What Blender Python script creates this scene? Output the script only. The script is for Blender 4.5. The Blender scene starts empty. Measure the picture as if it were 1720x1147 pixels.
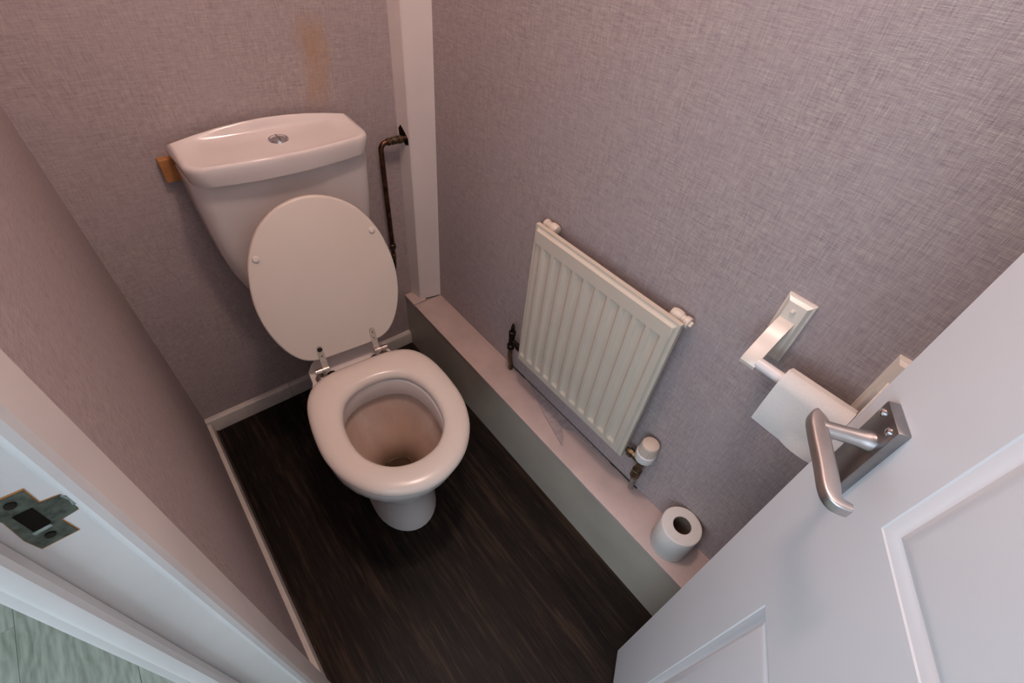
import bpy, bmesh, math
from mathutils import Vector, Matrix, noise
pi = math.pi
S = bpy.context.scene
COL = S.collection

# ------------------------------------------------------------------ camera, world, lights, exposure
cam = bpy.data.cameras.new('camera')
cam.sensor_width = 36.0
cam.lens = 16.65
cam.clip_start = 0.01
cam_o = bpy.data.objects.new('camera', cam)
COL.objects.link(cam_o)
rx = Vector((0.7755, -0.6257, 0.0839)); ry = Vector((-0.4009, -0.5908, -0.7001)); rz = Vector((0.4876, 0.5094, -0.7091))
m = Matrix((rx, -ry, -rz)).transposed().to_4x4()
m.translation = Vector((0, 0, 1.35))
cam_o.matrix_world = m
S.camera = cam_o

w = bpy.data.worlds.new('world'); S.world = w; w.use_nodes = True
w.node_tree.nodes['Background'].inputs[0].default_value = (0.62, 0.72, 0.85, 1)
w.node_tree.nodes['Background'].inputs[1].default_value = 0.05

def light(name, kind, loc, energy, color, target=None, **kw):
    l = bpy.data.lights.new(name, kind); l.energy = energy; l.color = color
    for k, v in kw.items(): setattr(l, k, v)
    o = bpy.data.objects.new(name, l); COL.objects.link(o); o.location = loc
    if target is not None:
        o.rotation_euler = (Vector(target) - Vector(loc)).to_track_quat('-Z', 'Y').to_euler()
    return o
# the warm ceiling lamp of the little room, and the daylight of a window in the hall
light('ceiling_lamp_light', 'POINT', (0.34, 0.42, 2.20), 23.0, (1.0, 0.73, 0.64), shadow_soft_size=0.07)
light('hall_window_light', 'AREA', (-1.25, -0.05, 1.45), 34.0, (0.66, 0.83, 1.0), (0.2, 0.0, 1.0), shape='RECTANGLE', size=2.3, size_y=1.2)

S.view_settings.view_transform = 'Standard'
S.view_settings.look = 'None'
S.view_settings.gamma = 1.0
S.view_settings.use_curve_mapping = False
S.view_settings.exposure = 0.0

# ------------------------------------------------------------------ materials
def new_mat(name):
    mt = bpy.data.materials.new(name); mt.use_nodes = True
    nt = mt.node_tree
    return mt, nt, nt.nodes['Principled BSDF']

def N(nt, typ, **kw):
    n = nt.nodes.new(typ)
    for k, v in kw.items(): setattr(n, k, v)
    return n

def obj_coord(nt, scale=(1, 1, 1), rot=(0, 0, 0)):
    tc = N(nt, 'ShaderNodeTexCoord'); mp = N(nt, 'ShaderNodeMapping')
    mp.inputs['Scale'].default_value = scale; mp.inputs['Rotation'].default_value = rot
    nt.links.new(tc.outputs['Object'], mp.inputs['Vector'])
    return mp.outputs['Vector']

def noise_tex(nt, vec, scale, detail=3, rough=0.55):
    n = N(nt, 'ShaderNodeTexNoise')
    n.inputs['Scale'].default_value = scale; n.inputs['Detail'].default_value = detail; n.inputs['Roughness'].default_value = rough
    nt.links.new(vec, n.inputs['Vector'])
    return n.outputs['Fac']

def ramp(nt, fac, stops):
    r = N(nt, 'ShaderNodeValToRGB')
    els = r.color_ramp.elements
    while len(els) < len(stops): els.new(0.5)
    for e, (p, c) in zip(els, stops): e.position = p; e.color = (*c, 1)
    nt.links.new(fac, r.inputs['Fac'])
    return r.outputs['Color']

def mix(nt, fac, a, b, blend='MIX'):
    n = N(nt, 'ShaderNodeMix', data_type='RGBA', blend_type=blend)
    for sock, v in ((n.inputs[0], fac), (n.inputs[6], a), (n.inputs[7], b)):
        if isinstance(v, (int, float)): sock.default_value = v
        elif isinstance(v, tuple): sock.default_value = (*v, 1)
        else: nt.links.new(v, sock)
    return n.outputs[2]

def math_n(nt, op, a, b=None, clamp=False):
    n = N(nt, 'ShaderNodeMath', operation=op); n.use_clamp = clamp
    for s, v in zip(n.inputs, (a, b)):
        if v is None: continue
        if isinstance(v, (int, float)): s.default_value = v
        else: nt.links.new(v, s)
    return n.outputs[0]

def bump(nt, h, strength, dist, bsdf):
    b = N(nt, 'ShaderNodeBump'); b.inputs['Strength'].default_value = strength; b.inputs['Distance'].default_value = dist
    nt.links.new(h, b.inputs['Height']); nt.links.new(b.outputs['Normal'], bsdf.inputs['Normal'])

def painted(name, base, rough=0.4, var=0.06, spec=0.5, nscale=14, bumpy=0.0, tint=None):
    mt, nt, b = new_mat(name)
    v = obj_coord(nt)
    f = noise_tex(nt, v, nscale, 4)
    dark = tuple(c * (1 - var) for c in base) if tint is None else tint
    c = ramp(nt, f, [(0.32, dark), (0.68, base)])
    nt.links.new(c, b.inputs['Base Color'])
    b.inputs['Roughness'].default_value = rough
    b.inputs['Specular IOR Level'].default_value = spec
    if bumpy:
        bump(nt, noise_tex(nt, v, 160, 3), bumpy, 0.002, b)
    return mt

def metal(name, base, rough, dark=None, nscale=60, metallic=1.0):
    mt, nt, b = new_mat(name)
    v = obj_coord(nt)
    f = noise_tex(nt, v, nscale, 4)
    c = ramp(nt, f, [(0.35, dark or tuple(x * .8 for x in base)), (0.65, base)])
    nt.links.new(c, b.inputs['Base Color'])
    b.inputs['Metallic'].default_value = metallic; b.inputs['Roughness'].default_value = rough
    return mt

def wallpaper(name, axis, stain=False):
    """woven-look vinyl paper: fine threads along z and along the wall, a mauve grey ground"""
    mt, nt, b = new_mat(name)
    if axis == 'y':   # wall lies in the y,z plane
        up = obj_coord(nt, (1, 980, 62)); ac = obj_coord(nt, (1, 56, 1050)); up2 = obj_coord(nt, (1, 430, 17)); ac2 = obj_coord(nt, (1, 17, 480))
    else:
        up = obj_coord(nt, (980, 1, 62)); ac = obj_coord(nt, (56, 1, 1050)); up2 = obj_coord(nt, (430, 1, 17)); ac2 = obj_coord(nt, (17, 1, 480))
    a = noise_tex(nt, up, 1.0, 2); c = noise_tex(nt, ac, 1.0, 2)
    a2 = noise_tex(nt, up2, 1.0, 2); c2 = noise_tex(nt, ac2, 1.0, 2)
    fine = math_n(nt, 'MULTIPLY', math_n(nt, 'ADD', a, c), 0.5)
    coarse = math_n(nt, 'MULTIPLY', math_n(nt, 'ADD', a2, c2), 0.5)
    f = math_n(nt, 'ADD', math_n(nt, 'MULTIPLY', fine, 0.70), math_n(nt, 'MULTIPLY', coarse, 0.30))
    col = ramp(nt, f, [(0.38, (0.26, 0.20, 0.205)), (0.47, (0.375, 0.308, 0.305)), (0.55, (0.44, 0.375, 0.355)), (0.65, (0.57, 0.50, 0.44))])
    cloud = noise_tex(nt, obj_coord(nt), 5.5, 3)
    col = mix(nt, ramp(nt, cloud, [(0.35, (0, 0, 0)), (0.65, (0.35, 0.35, 0.35))]), col, (0.41, 0.34, 0.36))
    if stain:   # brown water stain that has run down the paper
        tc = N(nt, 'ShaderNodeTexCoord'); sx = N(nt, 'ShaderNodeSeparateXYZ'); nt.links.new(tc.outputs['Object'], sx.inputs[0])
        wob = math_n(nt, 'MULTIPLY', math_n(nt, 'SUBTRACT', noise_tex(nt, obj_coord(nt, (14, 1, 7)), 1.0, 3), 0.5), 0.11)
        x = math_n(nt, 'ADD', sx.outputs['X'], wob)
        # centre drifts right as the run goes down
        cen = math_n(nt, 'ADD', 0.438, math_n(nt, 'MULTIPLY', math_n(nt, 'SUBTRACT', 1.07, sx.outputs['Z']), -0.09))
        dx = math_n(nt, 'ABSOLUTE', math_n(nt, 'SUBTRACT', x, cen))
        mr = N(nt, 'ShaderNodeMapRange', interpolation_type='SMOOTHSTEP')
        nt.links.new(dx, mr.inputs['Value']); mr.inputs['From Min'].default_value = 0.042; mr.inputs['From Max'].default_value = 0.012
        mz = N(nt, 'ShaderNodeMapRange', interpolation_type='SMOOTHSTEP')
        nt.links.new(sx.outputs['Z'], mz.inputs['Value']); mz.inputs['From Min'].default_value = 1.10; mz.inputs['From Max'].default_value = 1.05
        my = N(nt, 'ShaderNodeMapRange', interpolation_type='SMOOTHSTEP')
        nt.links.new(sx.outputs['Z'], my.inputs['Value']); my.inputs['From Min'].default_value = 0.87; my.inputs['From Max'].default_value = 0.95
        k = math_n(nt, 'MULTIPLY', math_n(nt, 'MULTIPLY', mr.outputs[0], mz.outputs[0]), my.outputs[0])
        k = math_n(nt, 'MULTIPLY', k, math_n(nt, 'MULTIPLY', math_n(nt, 'ADD', 0.2, noise_tex(nt, obj_coord(nt, (30, 1, 12)), 1.0, 3)), 0.58))
        col = mix(nt, k, col, (0.42, 0.24, 0.11))
    nt.links.new(col, b.inputs['Base Color'])
    b.inputs['Roughness'].default_value = 0.62
    b.inputs['Specular IOR Level'].default_value = 0.3
    grit = noise_tex(nt, obj_coord(nt), 620, 2)
    bump(nt, math_n(nt, 'ADD', f, math_n(nt, 'MULTIPLY', grit, 0.55)), 0.6, 0.0012, b)
    return mt

def dark_vinyl():
    mt, nt, b = new_mat('dark_wood_vinyl')
    g = noise_tex(nt, obj_coord(nt, (90, 5, 1)), 1.0, 5, 0.62)
    g2 = noise_tex(nt, obj_coord(nt, (14, 1.6, 1)), 1.0, 3)
    g3 = noise_tex(nt, obj_coord(nt, (300, 12, 1)), 1.0, 2)
    f = math_n(nt, 'ADD', math_n(nt, 'MULTIPLY', g, 0.5), math_n(nt, 'MULTIPLY', g2, 0.5))
    c = ramp(nt, f, [(0.38, (0.0055, 0.0048, 0.0042)), (0.52, (0.014, 0.0102, 0.0082)), (0.68, (0.056, 0.034, 0.021))])
    c = mix(nt, ramp(nt, g3, [(0.56, (0, 0, 0)), (0.74, (0.4, 0.4, 0.4))]), c, (0.075, 0.053, 0.040))
    nt.links.new(c, b.inputs['Base Color'])
    b.inputs['Roughness'].default_value = 0.42
    b.inputs['Specular IOR Level'].default_value = 0.09
    bump(nt, g3, 0.25, 0.001, b)
    return mt

def pale_vinyl():
    mt, nt, b = new_mat('pale_wood_board')
    warp = N(nt, 'ShaderNodeTexNoise'); warp.inputs['Scale'].default_value = 3.2; warp.inputs['Detail'].default_value = 2
    v0 = obj_coord(nt, (1, 0.55, 1)); nt.links.new(v0, warp.inputs['Vector'])
    wv = N(nt, 'ShaderNodeTexWave', wave_type='BANDS', bands_direction='X', wave_profile='SIN')
    wv.inputs['Scale'].default_value = 15.0; wv.inputs['Distortion'].default_value = 14.0; wv.inputs['Detail'].default_value = 3; wv.inputs['Detail Scale'].default_value = 0.9
    nt.links.new(v0, wv.inputs['Vector'])
    fine = noise_tex(nt, obj_coord(nt, (120, 9, 1)), 1.0, 4)
    f = math_n(nt, 'ADD', math_n(nt, 'MULTIPLY', wv.outputs['Fac'], 0.11), math_n(nt, 'MULTIPLY', math_n(nt, 'ADD', math_n(nt, 'MULTIPLY', fine, 0.6), math_n(nt, 'MULTIPLY', noise_tex(nt, obj_coord(nt, (34, 6, 1)), 1.0, 3), 0.4)), 0.89))
    oi = N(nt, 'ShaderNodeObjectInfo')
    c = ramp(nt, f, [(0.3, (0.20, 0.205, 0.15)), (0.5, (0.33, 0.34, 0.265)), (0.68, (0.46, 0.47, 0.375))])
    k = math_n(nt, 'MULTIPLY', oi.outputs['Random'], 0.3)
    c = mix(nt, k, c, (0.52, 0.53, 0.43))
    nt.links.new(c, b.inputs['Base Color']); b.inputs['Roughness'].default_value = 0.4
    return mt

def bowl_inside():
    mt, nt, b = new_mat('stained_bowl_glaze')
    f = noise_tex(nt, obj_coord(nt, (17, 9, 7)), 1.0, 3)
    f2 = noise_tex(nt, obj_coord(nt, (9, 9, 5)), 1.0, 3)
    c = ramp(nt, f, [(0.38, (0.53, 0.40, 0.335)), (0.58, (0.60, 0.475, 0.41)), (0.72, (0.67, 0.57, 0.50))])
    c = mix(nt, ramp(nt, f2, [(0.4, (0, 0, 0)), (0.7, (0.55, 0.55, 0.55))]), c, (0.52, 0.35, 0.24))
    # limescale and rust at the bottom of the pan, its shade painted in too
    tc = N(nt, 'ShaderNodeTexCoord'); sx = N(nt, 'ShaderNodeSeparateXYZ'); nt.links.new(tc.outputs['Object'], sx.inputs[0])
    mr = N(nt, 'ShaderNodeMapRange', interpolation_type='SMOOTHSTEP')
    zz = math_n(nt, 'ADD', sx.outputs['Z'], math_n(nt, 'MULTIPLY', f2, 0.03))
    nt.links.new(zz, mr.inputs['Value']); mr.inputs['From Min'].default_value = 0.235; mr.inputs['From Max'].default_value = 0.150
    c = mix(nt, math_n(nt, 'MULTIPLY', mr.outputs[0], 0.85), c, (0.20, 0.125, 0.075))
    nt.links.new(c, b.inputs['Base Color']); b.inputs['Roughness'].default_value = 0.28
    return mt

def tissue():
    mt, nt, b = new_mat('white_tissue')
    f = noise_tex(nt, obj_coord(nt), 420, 3)
    c = ramp(nt, f, [(0.3, (0.70, 0.665, 0.63)), (0.7, (0.76, 0.725, 0.685))])
    nt.links.new(c, b.inputs['Base Color']); b.inputs['Roughness'].default_value = 0.95; b.inputs['Specular IOR Level'].default_value = 0.1
    bump(nt, f, 0.2, 0.0005, b)
    return mt

M = {}
M['wp_y'] = wallpaper('linen_wallpaper_side', 'y')
M['wp_x'] = wallpaper('linen_wallpaper_back', 'x', stain=True)
M['floor'] = dark_vinyl()
M['hallfloor'] = pale_vinyl()
M['gloss'] = painted('old_white_gloss_paint', (0.70, 0.665, 0.64), 0.34, 0.08, 0.5, 9, 0.04)
M['box_top'] = painted('boxing_top_gloss', (0.58, 0.455, 0.42), 0.4, 0.14, 0.5, 16, 0.05)
M['box_front'] = painted('boxing_front_paint', (0.48, 0.43, 0.355), 0.38, 0.14, 0.5, 7, 0.04)  # darker, greener tone than the box top
M['post'] = painted('post_gloss', (0.76, 0.685, 0.655), 0.33, 0.06, 0.5, 8, 0.03)
M['skirting'] = painted('skirting_gloss', (0.60, 0.55, 0.50), 0.35, 0.2, 0.5, 18, 0.05)
M['door'] = painted('door_white_paint', (0.70, 0.70, 0.71), 0.36, 0.03, 0.5, 5, 0.03)
M['ceiling'] = painted('ceiling_white', (0.75, 0.73, 0.70), 0.8)
M['hallwall'] = painted('hall_wall_paint', (0.70, 0.70, 0.69), 0.8)
M['ceramic'] = painted('white_ceramic', (0.74, 0.68, 0.655), 0.12, 0.03, 0.6, 6)
M['seat'] = painted('white_seat_lacquer', (0.72, 0.645, 0.585), 0.24, 0.02, 0.5, 6)
M['bowl'] = bowl_inside()
M['cover'] = painted('cream_cover_lacquer', (0.70, 0.625, 0.555), 0.32, 0.03, 0.45, 5)
M['plastic'] = painted('white_plastic', (0.72, 0.66, 0.61), 0.35, 0.03)
M['radiator'] = painted('cream_radiator_enamel', (0.63, 0.56, 0.465), 0.3, 0.04, 0.5, 7)
M['rad_fit'] = painted('painted_fitting', (0.72, 0.62, 0.52), 0.38, 0.08)
M['trv_white'] = painted('valve_white', (0.78, 0.74, 0.71), 0.35, 0.03)
M['trv_cap'] = painted('valve_cap_aged', (0.66, 0.54, 0.45), 0.4, 0.08, 0.5, 40)
M['brass'] = metal('tarnished_brass', (0.23, 0.175, 0.105), 0.45, (0.07, 0.052, 0.034), 110)
M['copper'] = metal('tarnished_copper', (0.17, 0.085, 0.05), 0.42, (0.055, 0.032, 0.024), 60)
M['darkmetal'] = metal('blackened_metal', (0.06, 0.05, 0.042), 0.5, (0.02, 0.016, 0.014), 90)
M['chrome'] = metal('chrome', (0.80, 0.80, 0.81), 0.12, (0.70, 0.70, 0.71), 40)
M['hinge'] = metal('worn_hinge_chrome', (0.62, 0.55, 0.50), 0.28, (0.36, 0.30, 0.26), 120)
M['strap'] = metal('dull_strap_metal', (0.62, 0.56, 0.50), 0.5, (0.48, 0.42, 0.36), 150, 0.6)
M['satin'] = metal('satin_chrome', (0.58, 0.55, 0.54), 0.36, (0.52, 0.49, 0.48), 30)
M['satin_dark'] = metal('satin_chrome_plate', (0.36, 0.355, 0.36), 0.28, (0.31, 0.305, 0.31), 60)  # satin chrome again, darkened in colour to stand for the dark floor it reflects
M['strike'] = metal('painted_over_steel', (0.15, 0.165, 0.14), 0.45, (0.07, 0.075, 0.062), 150, 0.7)
M['strike_silver'] = metal('bare_strike_steel', (0.55, 0.60, 0.64), 0.3, (0.25, 0.28, 0.28), 160)
M['hole'] = painted('dark_hole', (0.012, 0.009, 0.007), 0.9, spec=0.05)
M['grime'] = painted('dark_grime', (0.06, 0.042, 0.032), 0.8, 0.5, 0.2, 60)
M['block'] = painted('raw_orange_timber', (0.46, 0.20, 0.065), 0.6, 0.3, 0.3, 50)
M['tissue'] = tissue()
M['core'] = painted('brown_card_core', (0.16, 0.115, 0.085), 0.85)
M['holder'] = painted('cream_holder_paint', (0.76, 0.685, 0.60), 0.28, 0.04, 0.5, 10)
M['roller'] = painted('white_roller', (0.76, 0.72, 0.70), 0.35, 0.03)
M['putty'] = painted('old_filler', (0.30, 0.25, 0.21), 0.7, 0.35, 0.2, 70)
M['flap'] = wallpaper('linen_wallpaper_flap', 'y')

def water_mat():
    mt, nt, b = new_mat('toilet_water')
    b.inputs['Base Color'].default_value = (0.93, 0.90, 0.84, 1); b.inputs['Roughness'].default_value = 0.02
    b.inputs['Transmission Weight'].default_value = 1.0; b.inputs['IOR'].default_value = 1.33
    return mt
M['water'] = water_mat()

# ------------------------------------------------------------------ helpers
def finish(name, bm, mat, parent=None, loc=None, angle=32, smooth=True, mats=None):
    bmesh.ops.remove_doubles(bm, verts=bm.verts, dist=1e-6)
    bmesh.ops.recalc_face_normals(bm, faces=bm.faces)
    if smooth:
        lim = math.radians(angle)
        for f in bm.faces: f.smooth = True
        for e in bm.edges:
            if len(e.link_faces) == 2:
                try: e.smooth = e.calc_face_angle() < lim
                except ValueError: pass
    me = bpy.data.meshes.new(name); bm.to_mesh(me); bm.free()
    for mm in (mats or [mat]): me.materials.append(M[mm])
    o = bpy.data.objects.new(name, me); COL.objects.link(o)
    if parent: o.parent = parent
    if loc is not None: o.location = loc
    return o

def tag(o, label, cat=None, kind=None, group=None):
    o['label'] = label
    if cat: o['category'] = cat
    if kind: o['kind'] = kind
    if group: o['group'] = group
    return o

def thing(name, loc, label, cat, rz=0.0):
    o = bpy.data.objects.new(name, None); COL.objects.link(o)
    o.location = loc; o.rotation_euler = (0, 0, rz); o.empty_display_size = 0.05
    return tag(o, label, cat)

def box(bm, x0, x1, y0, y1, z0, z1, bev=0.0, seg=2, mi=0):
    r = bmesh.ops.create_cube(bm, size=1.0)
    vs = r['verts']
    bmesh.ops.scale(bm, vec=(x1 - x0, y1 - y0, z1 - z0), verts=vs)
    bmesh.ops.translate(bm, vec=((x0 + x1) / 2, (y0 + y1) / 2, (z0 + z1) / 2), verts=vs)
    fs = set()
    for v in vs: fs.update(v.link_faces)
    for f in fs: f.material_index = mi
    if bev:
        es = set()
        for v in vs: es.update(v.link_edges)
        bmesh.ops.bevel(bm, geom=list(es), offset=bev, segments=seg, profile=0.5, affect='EDGES', clamp_overlap=True)

def frame_for(d):
    d = Vector(d).normalized()
    a = Vector((0, 0, 1)) if abs(d.z) < 0.9 else Vector((1, 0, 0))
    u = d.cross(a).normalized(); v = d.cross(u).normalized()
    return u, v

def lathe(bm, profile, origin, axis=(0, 0, 1), n=32, caps=True, mi=0):
    """profile: list of (radius, distance along axis)"""
    o = Vector(origin); ax = Vector(axis).normalized(); u, v = frame_for(ax)
    rings = []
    for r, t in profile:
        rings.append([bm.verts.new(o + ax * t + (u * math.cos(2 * pi * k / n) + v * math.sin(2 * pi * k / n)) * max(r, 1e-5)) for k in range(n)])
    for a, b in zip(rings, rings[1:]):
        for k in range(n):
            f = bm.faces.new((a[k], a[(k + 1) % n], b[(k + 1) % n], b[k])); f.material_index = mi
    if caps:
        for r in (rings[0], rings[-1]):
            f = bm.faces.new(r); f.material_index = mi

def tube(bm, pts, r, n=14, mi=0):
    pts = [Vector(p) for p in pts]
    rr = r if isinstance(r, (list, tuple)) else [r] * len(pts)
    d0 = (pts[1] - pts[0]).normalized(); u, v = frame_for(d0)
    rings = []
    for i, p in enumerate(pts):
        if i == 0: d = pts[1] - pts[0]
        elif i == len(pts) - 1: d = pts[-1] - pts[-2]
        else: d = (pts[i + 1] - p).normalized() + (p - pts[i - 1]).normalized()
        d.normalize()
        u = (u - d * u.dot(d)).normalized(); v = d.cross(u)
        rings.append([bm.verts.new(p + (u * math.cos(2 * pi * k / n) + v * math.sin(2 * pi * k / n)) * rr[i]) for k in range(n)])
    for a, b in zip(rings, rings[1:]):
        for k in range(n):
            f = bm.faces.new((a[k], a[(k + 1) % n], b[(k + 1) % n], b[k])); f.material_index = mi
    bm.faces.new(rings[0]).material_index = mi; bm.faces.new(rings[-1]).material_index = mi

def loft(bm, rings, cap0=True, cap1=True, mi=0):
    R = [[bm.verts.new(p) for p in r] for r in rings]
    n = len(R[0])
    for a, b in zip(R, R[1:]):
        for k in range(n):
            f = bm.faces.new((a[k], a[(k + 1) % n], b[(k + 1) % n], b[k])); f.material_index = mi
    if cap0: bm.faces.new(R[0]).material_index = mi
    if cap1: bm.faces.new(R[-1]).material_index = mi
    return R

def spline(ctrl, per=8, closed=True):
    """Catmull-Rom through 2-D or 3-D control points"""
    P = [Vector(p) for p in ctrl]; n = len(P); out = []
    rng = range(n) if closed else range(n - 1)
    for i in rng:
        if closed: p0, p1, p2, p3 = P[i - 1], P[i], P[(i + 1) % n], P[(i + 2) % n]
        else: p0, p1, p2, p3 = P[max(i - 1, 0)], P[i], P[i + 1], P[min(i + 2, n - 1)]
        for k in range(per):
            t = k / per
            out.append(0.5 * ((2 * p1) + (p2 - p0) * t + (2 * p0 - 5 * p1 + 4 * p2 - p3) * t * t + (3 * p1 - p0 - 3 * p2 + p3) * t ** 3))
    if not closed: out.append(P[-1])
    return out

def mirror_half(half):
    """half outline on x >= 0 from the front tip to the back middle"""
    return half + [(-x, y) for x, y in reversed(half[1:-1])]

def by_angle(poly, c, n=72):
    """resample a star-shaped closed outline at n even angles around c"""
    c = Vector(c); out = []
    m_ = len(poly)
    for k in range(n):
        a = -pi / 2 + 2 * pi * k / n
        d = Vector((math.cos(a), math.sin(a)))
        best = None
        for i in range(m_):
            p = Vector(poly[i][:2]) - c; q = Vector(poly[(i + 1) % m_][:2]) - c
            e = q - p
            den = d.x * e.y - d.y * e.x
            if abs(den) < 1e-12: continue
            t = (p.x * e.y - p.y * e.x) / den
            s = (p.x * d.y - p.y * d.x) / den
            if t > 0 and -1e-9 <= s <= 1 + 1e-9 and (best is None or t > best): best = t
        out.append(c + d * best)
    return out

def prism(bm, poly, z0, z1, mi=0):
    loft(bm, [[(x, y, z0) for x, y in poly], [(x, y, z1) for x, y in poly]], mi=mi)

# ------------------------------------------------------------------ the setting
XL, XR, YB, YF, H = -0.122, 0.7065, 1.205, -0.52, 2.32
WT = 0.048                                    # thin partition between the closet and the hall
def wall(name, mat, label, *boxes):
    bm = bmesh.new()
    for b in boxes: box(bm, *b)
    return tag(finish(name, bm, mat, smooth=False), label, 'wall', 'structure')

bm = bmesh.new(); box(bm, XL - WT, XR + 0.1, YF - 0.1, YB + 0.1, -0.05, 0.0)
tag(finish('floor', bm, 'floor', smooth=False), 'dark brown wood effect vinyl floor of the toilet room', 'floor', 'structure')
bm = bmesh.new(); box(bm, -1.5, XR + 0.1, -1.7, 1.9, H, H + 0.05)
tag(finish('ceiling', bm, 'ceiling', smooth=False), 'plain white ceiling over the toilet room and hall', 'ceiling', 'structure')
wall('wall_back', 'wp_x', 'mauve grey linen wallpapered wall behind the cistern with a brown stain', (XL - WT, XR + 0.1, YB, YB + 0.1, 0, H))
wall('wall_right', 'wp_y', 'mauve grey linen wallpapered wall behind the radiator', (XR, XR + 0.1, YF - 0.1, YB, 0, H))
wall('wall_left', 'wp_y', 'mauve grey linen wallpapered wall left of the toilet, ending at the door frame',
     (XL - WT, XL, 0.312, YB, 0, H), (XL - WT, XL, YF, -0.44, 0, H), (XL - WT, XL, -0.44, 0.312, 2.02, H))
wall('wall_front', 'wp_x', 'mauve grey linen wallpapered wall on the door hinge side', (XL - WT, XR, YF - 0.1, YF, 0, H))
wall('wall_hall', 'hallwall', 'pale hall walls outside the toilet door', (-1.5, -1.4, -1.7, 1.9, 0, H), (-1.4, XL - WT, 1.8, 1.9, 0, H), (-1.4, XL - WT, -1.7, -1.6, 0, H),
     (XL - WT - 0.012, XL - WT - 0.001, YB + 0.1, 1.8, 0, H), (XL - WT - 0.012, XL - WT - 0.001, -1.6, YF - 0.1, 0, H))

# hall floor: boards side by side with recessed joints
bm = bmesh.new(); box(bm, -1.4, XL - WT - 0.001, -1.6, 1.8, -0.06, -0.006)
hf = tag(finish('floor_hall', bm, 'grime', smooth=False), 'pale grey green wood effect boards of the hall floor', 'floor', 'structure')
xs = [-0.172, -0.430, -0.630, -0.830, -1.030, -1.230, -1.4]
for i in range(6):
    cuts = [-1.6, -0.35 + 0.31 * (i % 3), 0.90 - 0.28 * (i % 2) if i != 1 else 1.35, 1.8]
    for a, b in zip(cuts, cuts[1:]):
        if b - a < 0.05: continue
        bm = bmesh.new(); cxm, cym = (xs[i] + xs[i + 1]) / 2, (a + b) / 2
        box(bm, xs[i + 1] - cxm + 0.0003, xs[i] - cxm - 0.0003, a - cym + 0.0003, b - cym - 0.0003, -0.006, 0.0, 0.0006, 1)
        finish('plank', bm, 'hallfloor', hf, (cxm, cym, 0), smooth=False)

# skirtings
def skirt(name, label, pts_fn, x0, x1):
    pass
bm = bmesh.new()
prof = [(0, 0), (-0.017, 0), (-0.017, 0.040), (-0.014, 0.050), (-0.008, 0.055), (0, 0.056)]
loft(bm, [[(x, YB + a, b) for a, b in prof] for x in (XL, 0.135)])
loft(bm, [[(x, YB + a, b * 0.985) for a, b in prof] for x in (0.1362, 0.626)])
tag(finish('baseboard_back', bm, 'skirting'), 'low white painted skirting along the back wall behind the toilet', 'skirting board', 'structure')
bm = bmesh.new()
prof = [(0, 0), (0.013, 0), (0.013, 0.036), (0.010, 0.045), (0, 0.047)]
loft(bm, [[(XL + a, y, b) for a, b in prof] for y in (0.330, YB - 0.0175)])
bl = tag(finish('baseboard_left', bm, 'skirting'), 'low cream painted skirting along the left wall', 'skirting board', 'structure')
bm = bmesh.new(); box(bm, XL + 0.013, XL + 0.018, 0.334, YB - 0.018, 0, 0.007, 0.002, 1)
finish('sealant_strip', bm, 'grime', bl)

# boxed-in pipes: low box along the right wall, upright post in the corner
BX, BZ = 0.599, 0.227
bm = bmesh.new()
box(bm, BX + 0.0015, BX + 0.013, YF, YB, 0, BZ - 0.009, mi=1)
box(bm, BX + 0.013, XR, YF, YB, 0, BZ - 0.009, mi=1)
box(bm, BX, XR, YF, 1.140, BZ - 0.009, BZ, 0.0014, 2, mi=0)
pb = finish('trim_1', bm, None, mats=['box_top', 'box_front'])
tag(pb, 'low painted pipe boxing with a pinkish white top along the right wall', 'boxing', 'structure')
bm = bmesh.new(); box(bm, BX - 0.002, BX + 0.050, 1.1415, YB, BZ - 0.009, BZ + 0.004, 0.002)
finish('end_piece', bm, 'box_top', pb)
# dark ragged gap between box top and wall behind the radiator
bm = bmesh.new()
top_pts = []
k = 30
for i in range(k + 1):
    y = 0.72 - i * (0.52 / k)
    wv = 0.0035 + 0.0022 * noise.noise(Vector((y * 40, 0, 0)))
    if 0.64 < y < 0.66: wv *= 0.35
    top_pts.append((y, wv))
pa = [(XR - 0.0002, y, BZ + 0.0004) for y, _ in top_pts]; pbq = [(XR - max(wv, 0.0008), y, BZ + 0.0004) for y, wv in top_pts]
loft(bm, [pa + pbq[::-1], [(x, y, z + 0.0012) for x, y, z in pa + pbq[::-1]]])
finish('open_joint', bm, 'grime', pb)
# torn end of wallpaper lapping onto the box top
bm = bmesh.new()
fl = [(XR - 0.001, 0.640), (XR - 0.020, 0.585), (XR - 0.046, 0.520), (XR - 0.076, 0.410), (XR - 0.055, 0.425), (XR - 0.034, 0.455), (XR - 0.012, 0.420), (XR - 0.006, 0.300), (XR - 0.001, 0.290)]
loft(bm, [[(x, y, BZ + 0.0005) for x, y in fl], [(x, y, BZ + 0.0015 + 0.0025 * (XR - x) / 0.07) for x, y in fl]])
fo = finish('torn_paper', bm, 'flap', pb); fo['label'] = 'torn strip of mauve wallpaper lapping onto the boxing'

bm = bmesh.new()
poly = [(0.6330, 1.157), (XR, 1.141), (XR, YB), (0.6245, YB)]
prism(bm, poly, BZ, H)
bmesh.ops.bevel(bm, geom=[e for e in bm.edges if abs(e.verts[0].co.z - e.verts[1].co.z) > 1 and abs(e.verts[0].co.x - 0.633) < 1e-4], offset=0.0015, segments=2, affect='EDGES')
post = tag(finish('trim_2', bm, 'post'), 'upright white painted pipe boxing in the corner right of the cistern', 'boxing', 'structure')
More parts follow.
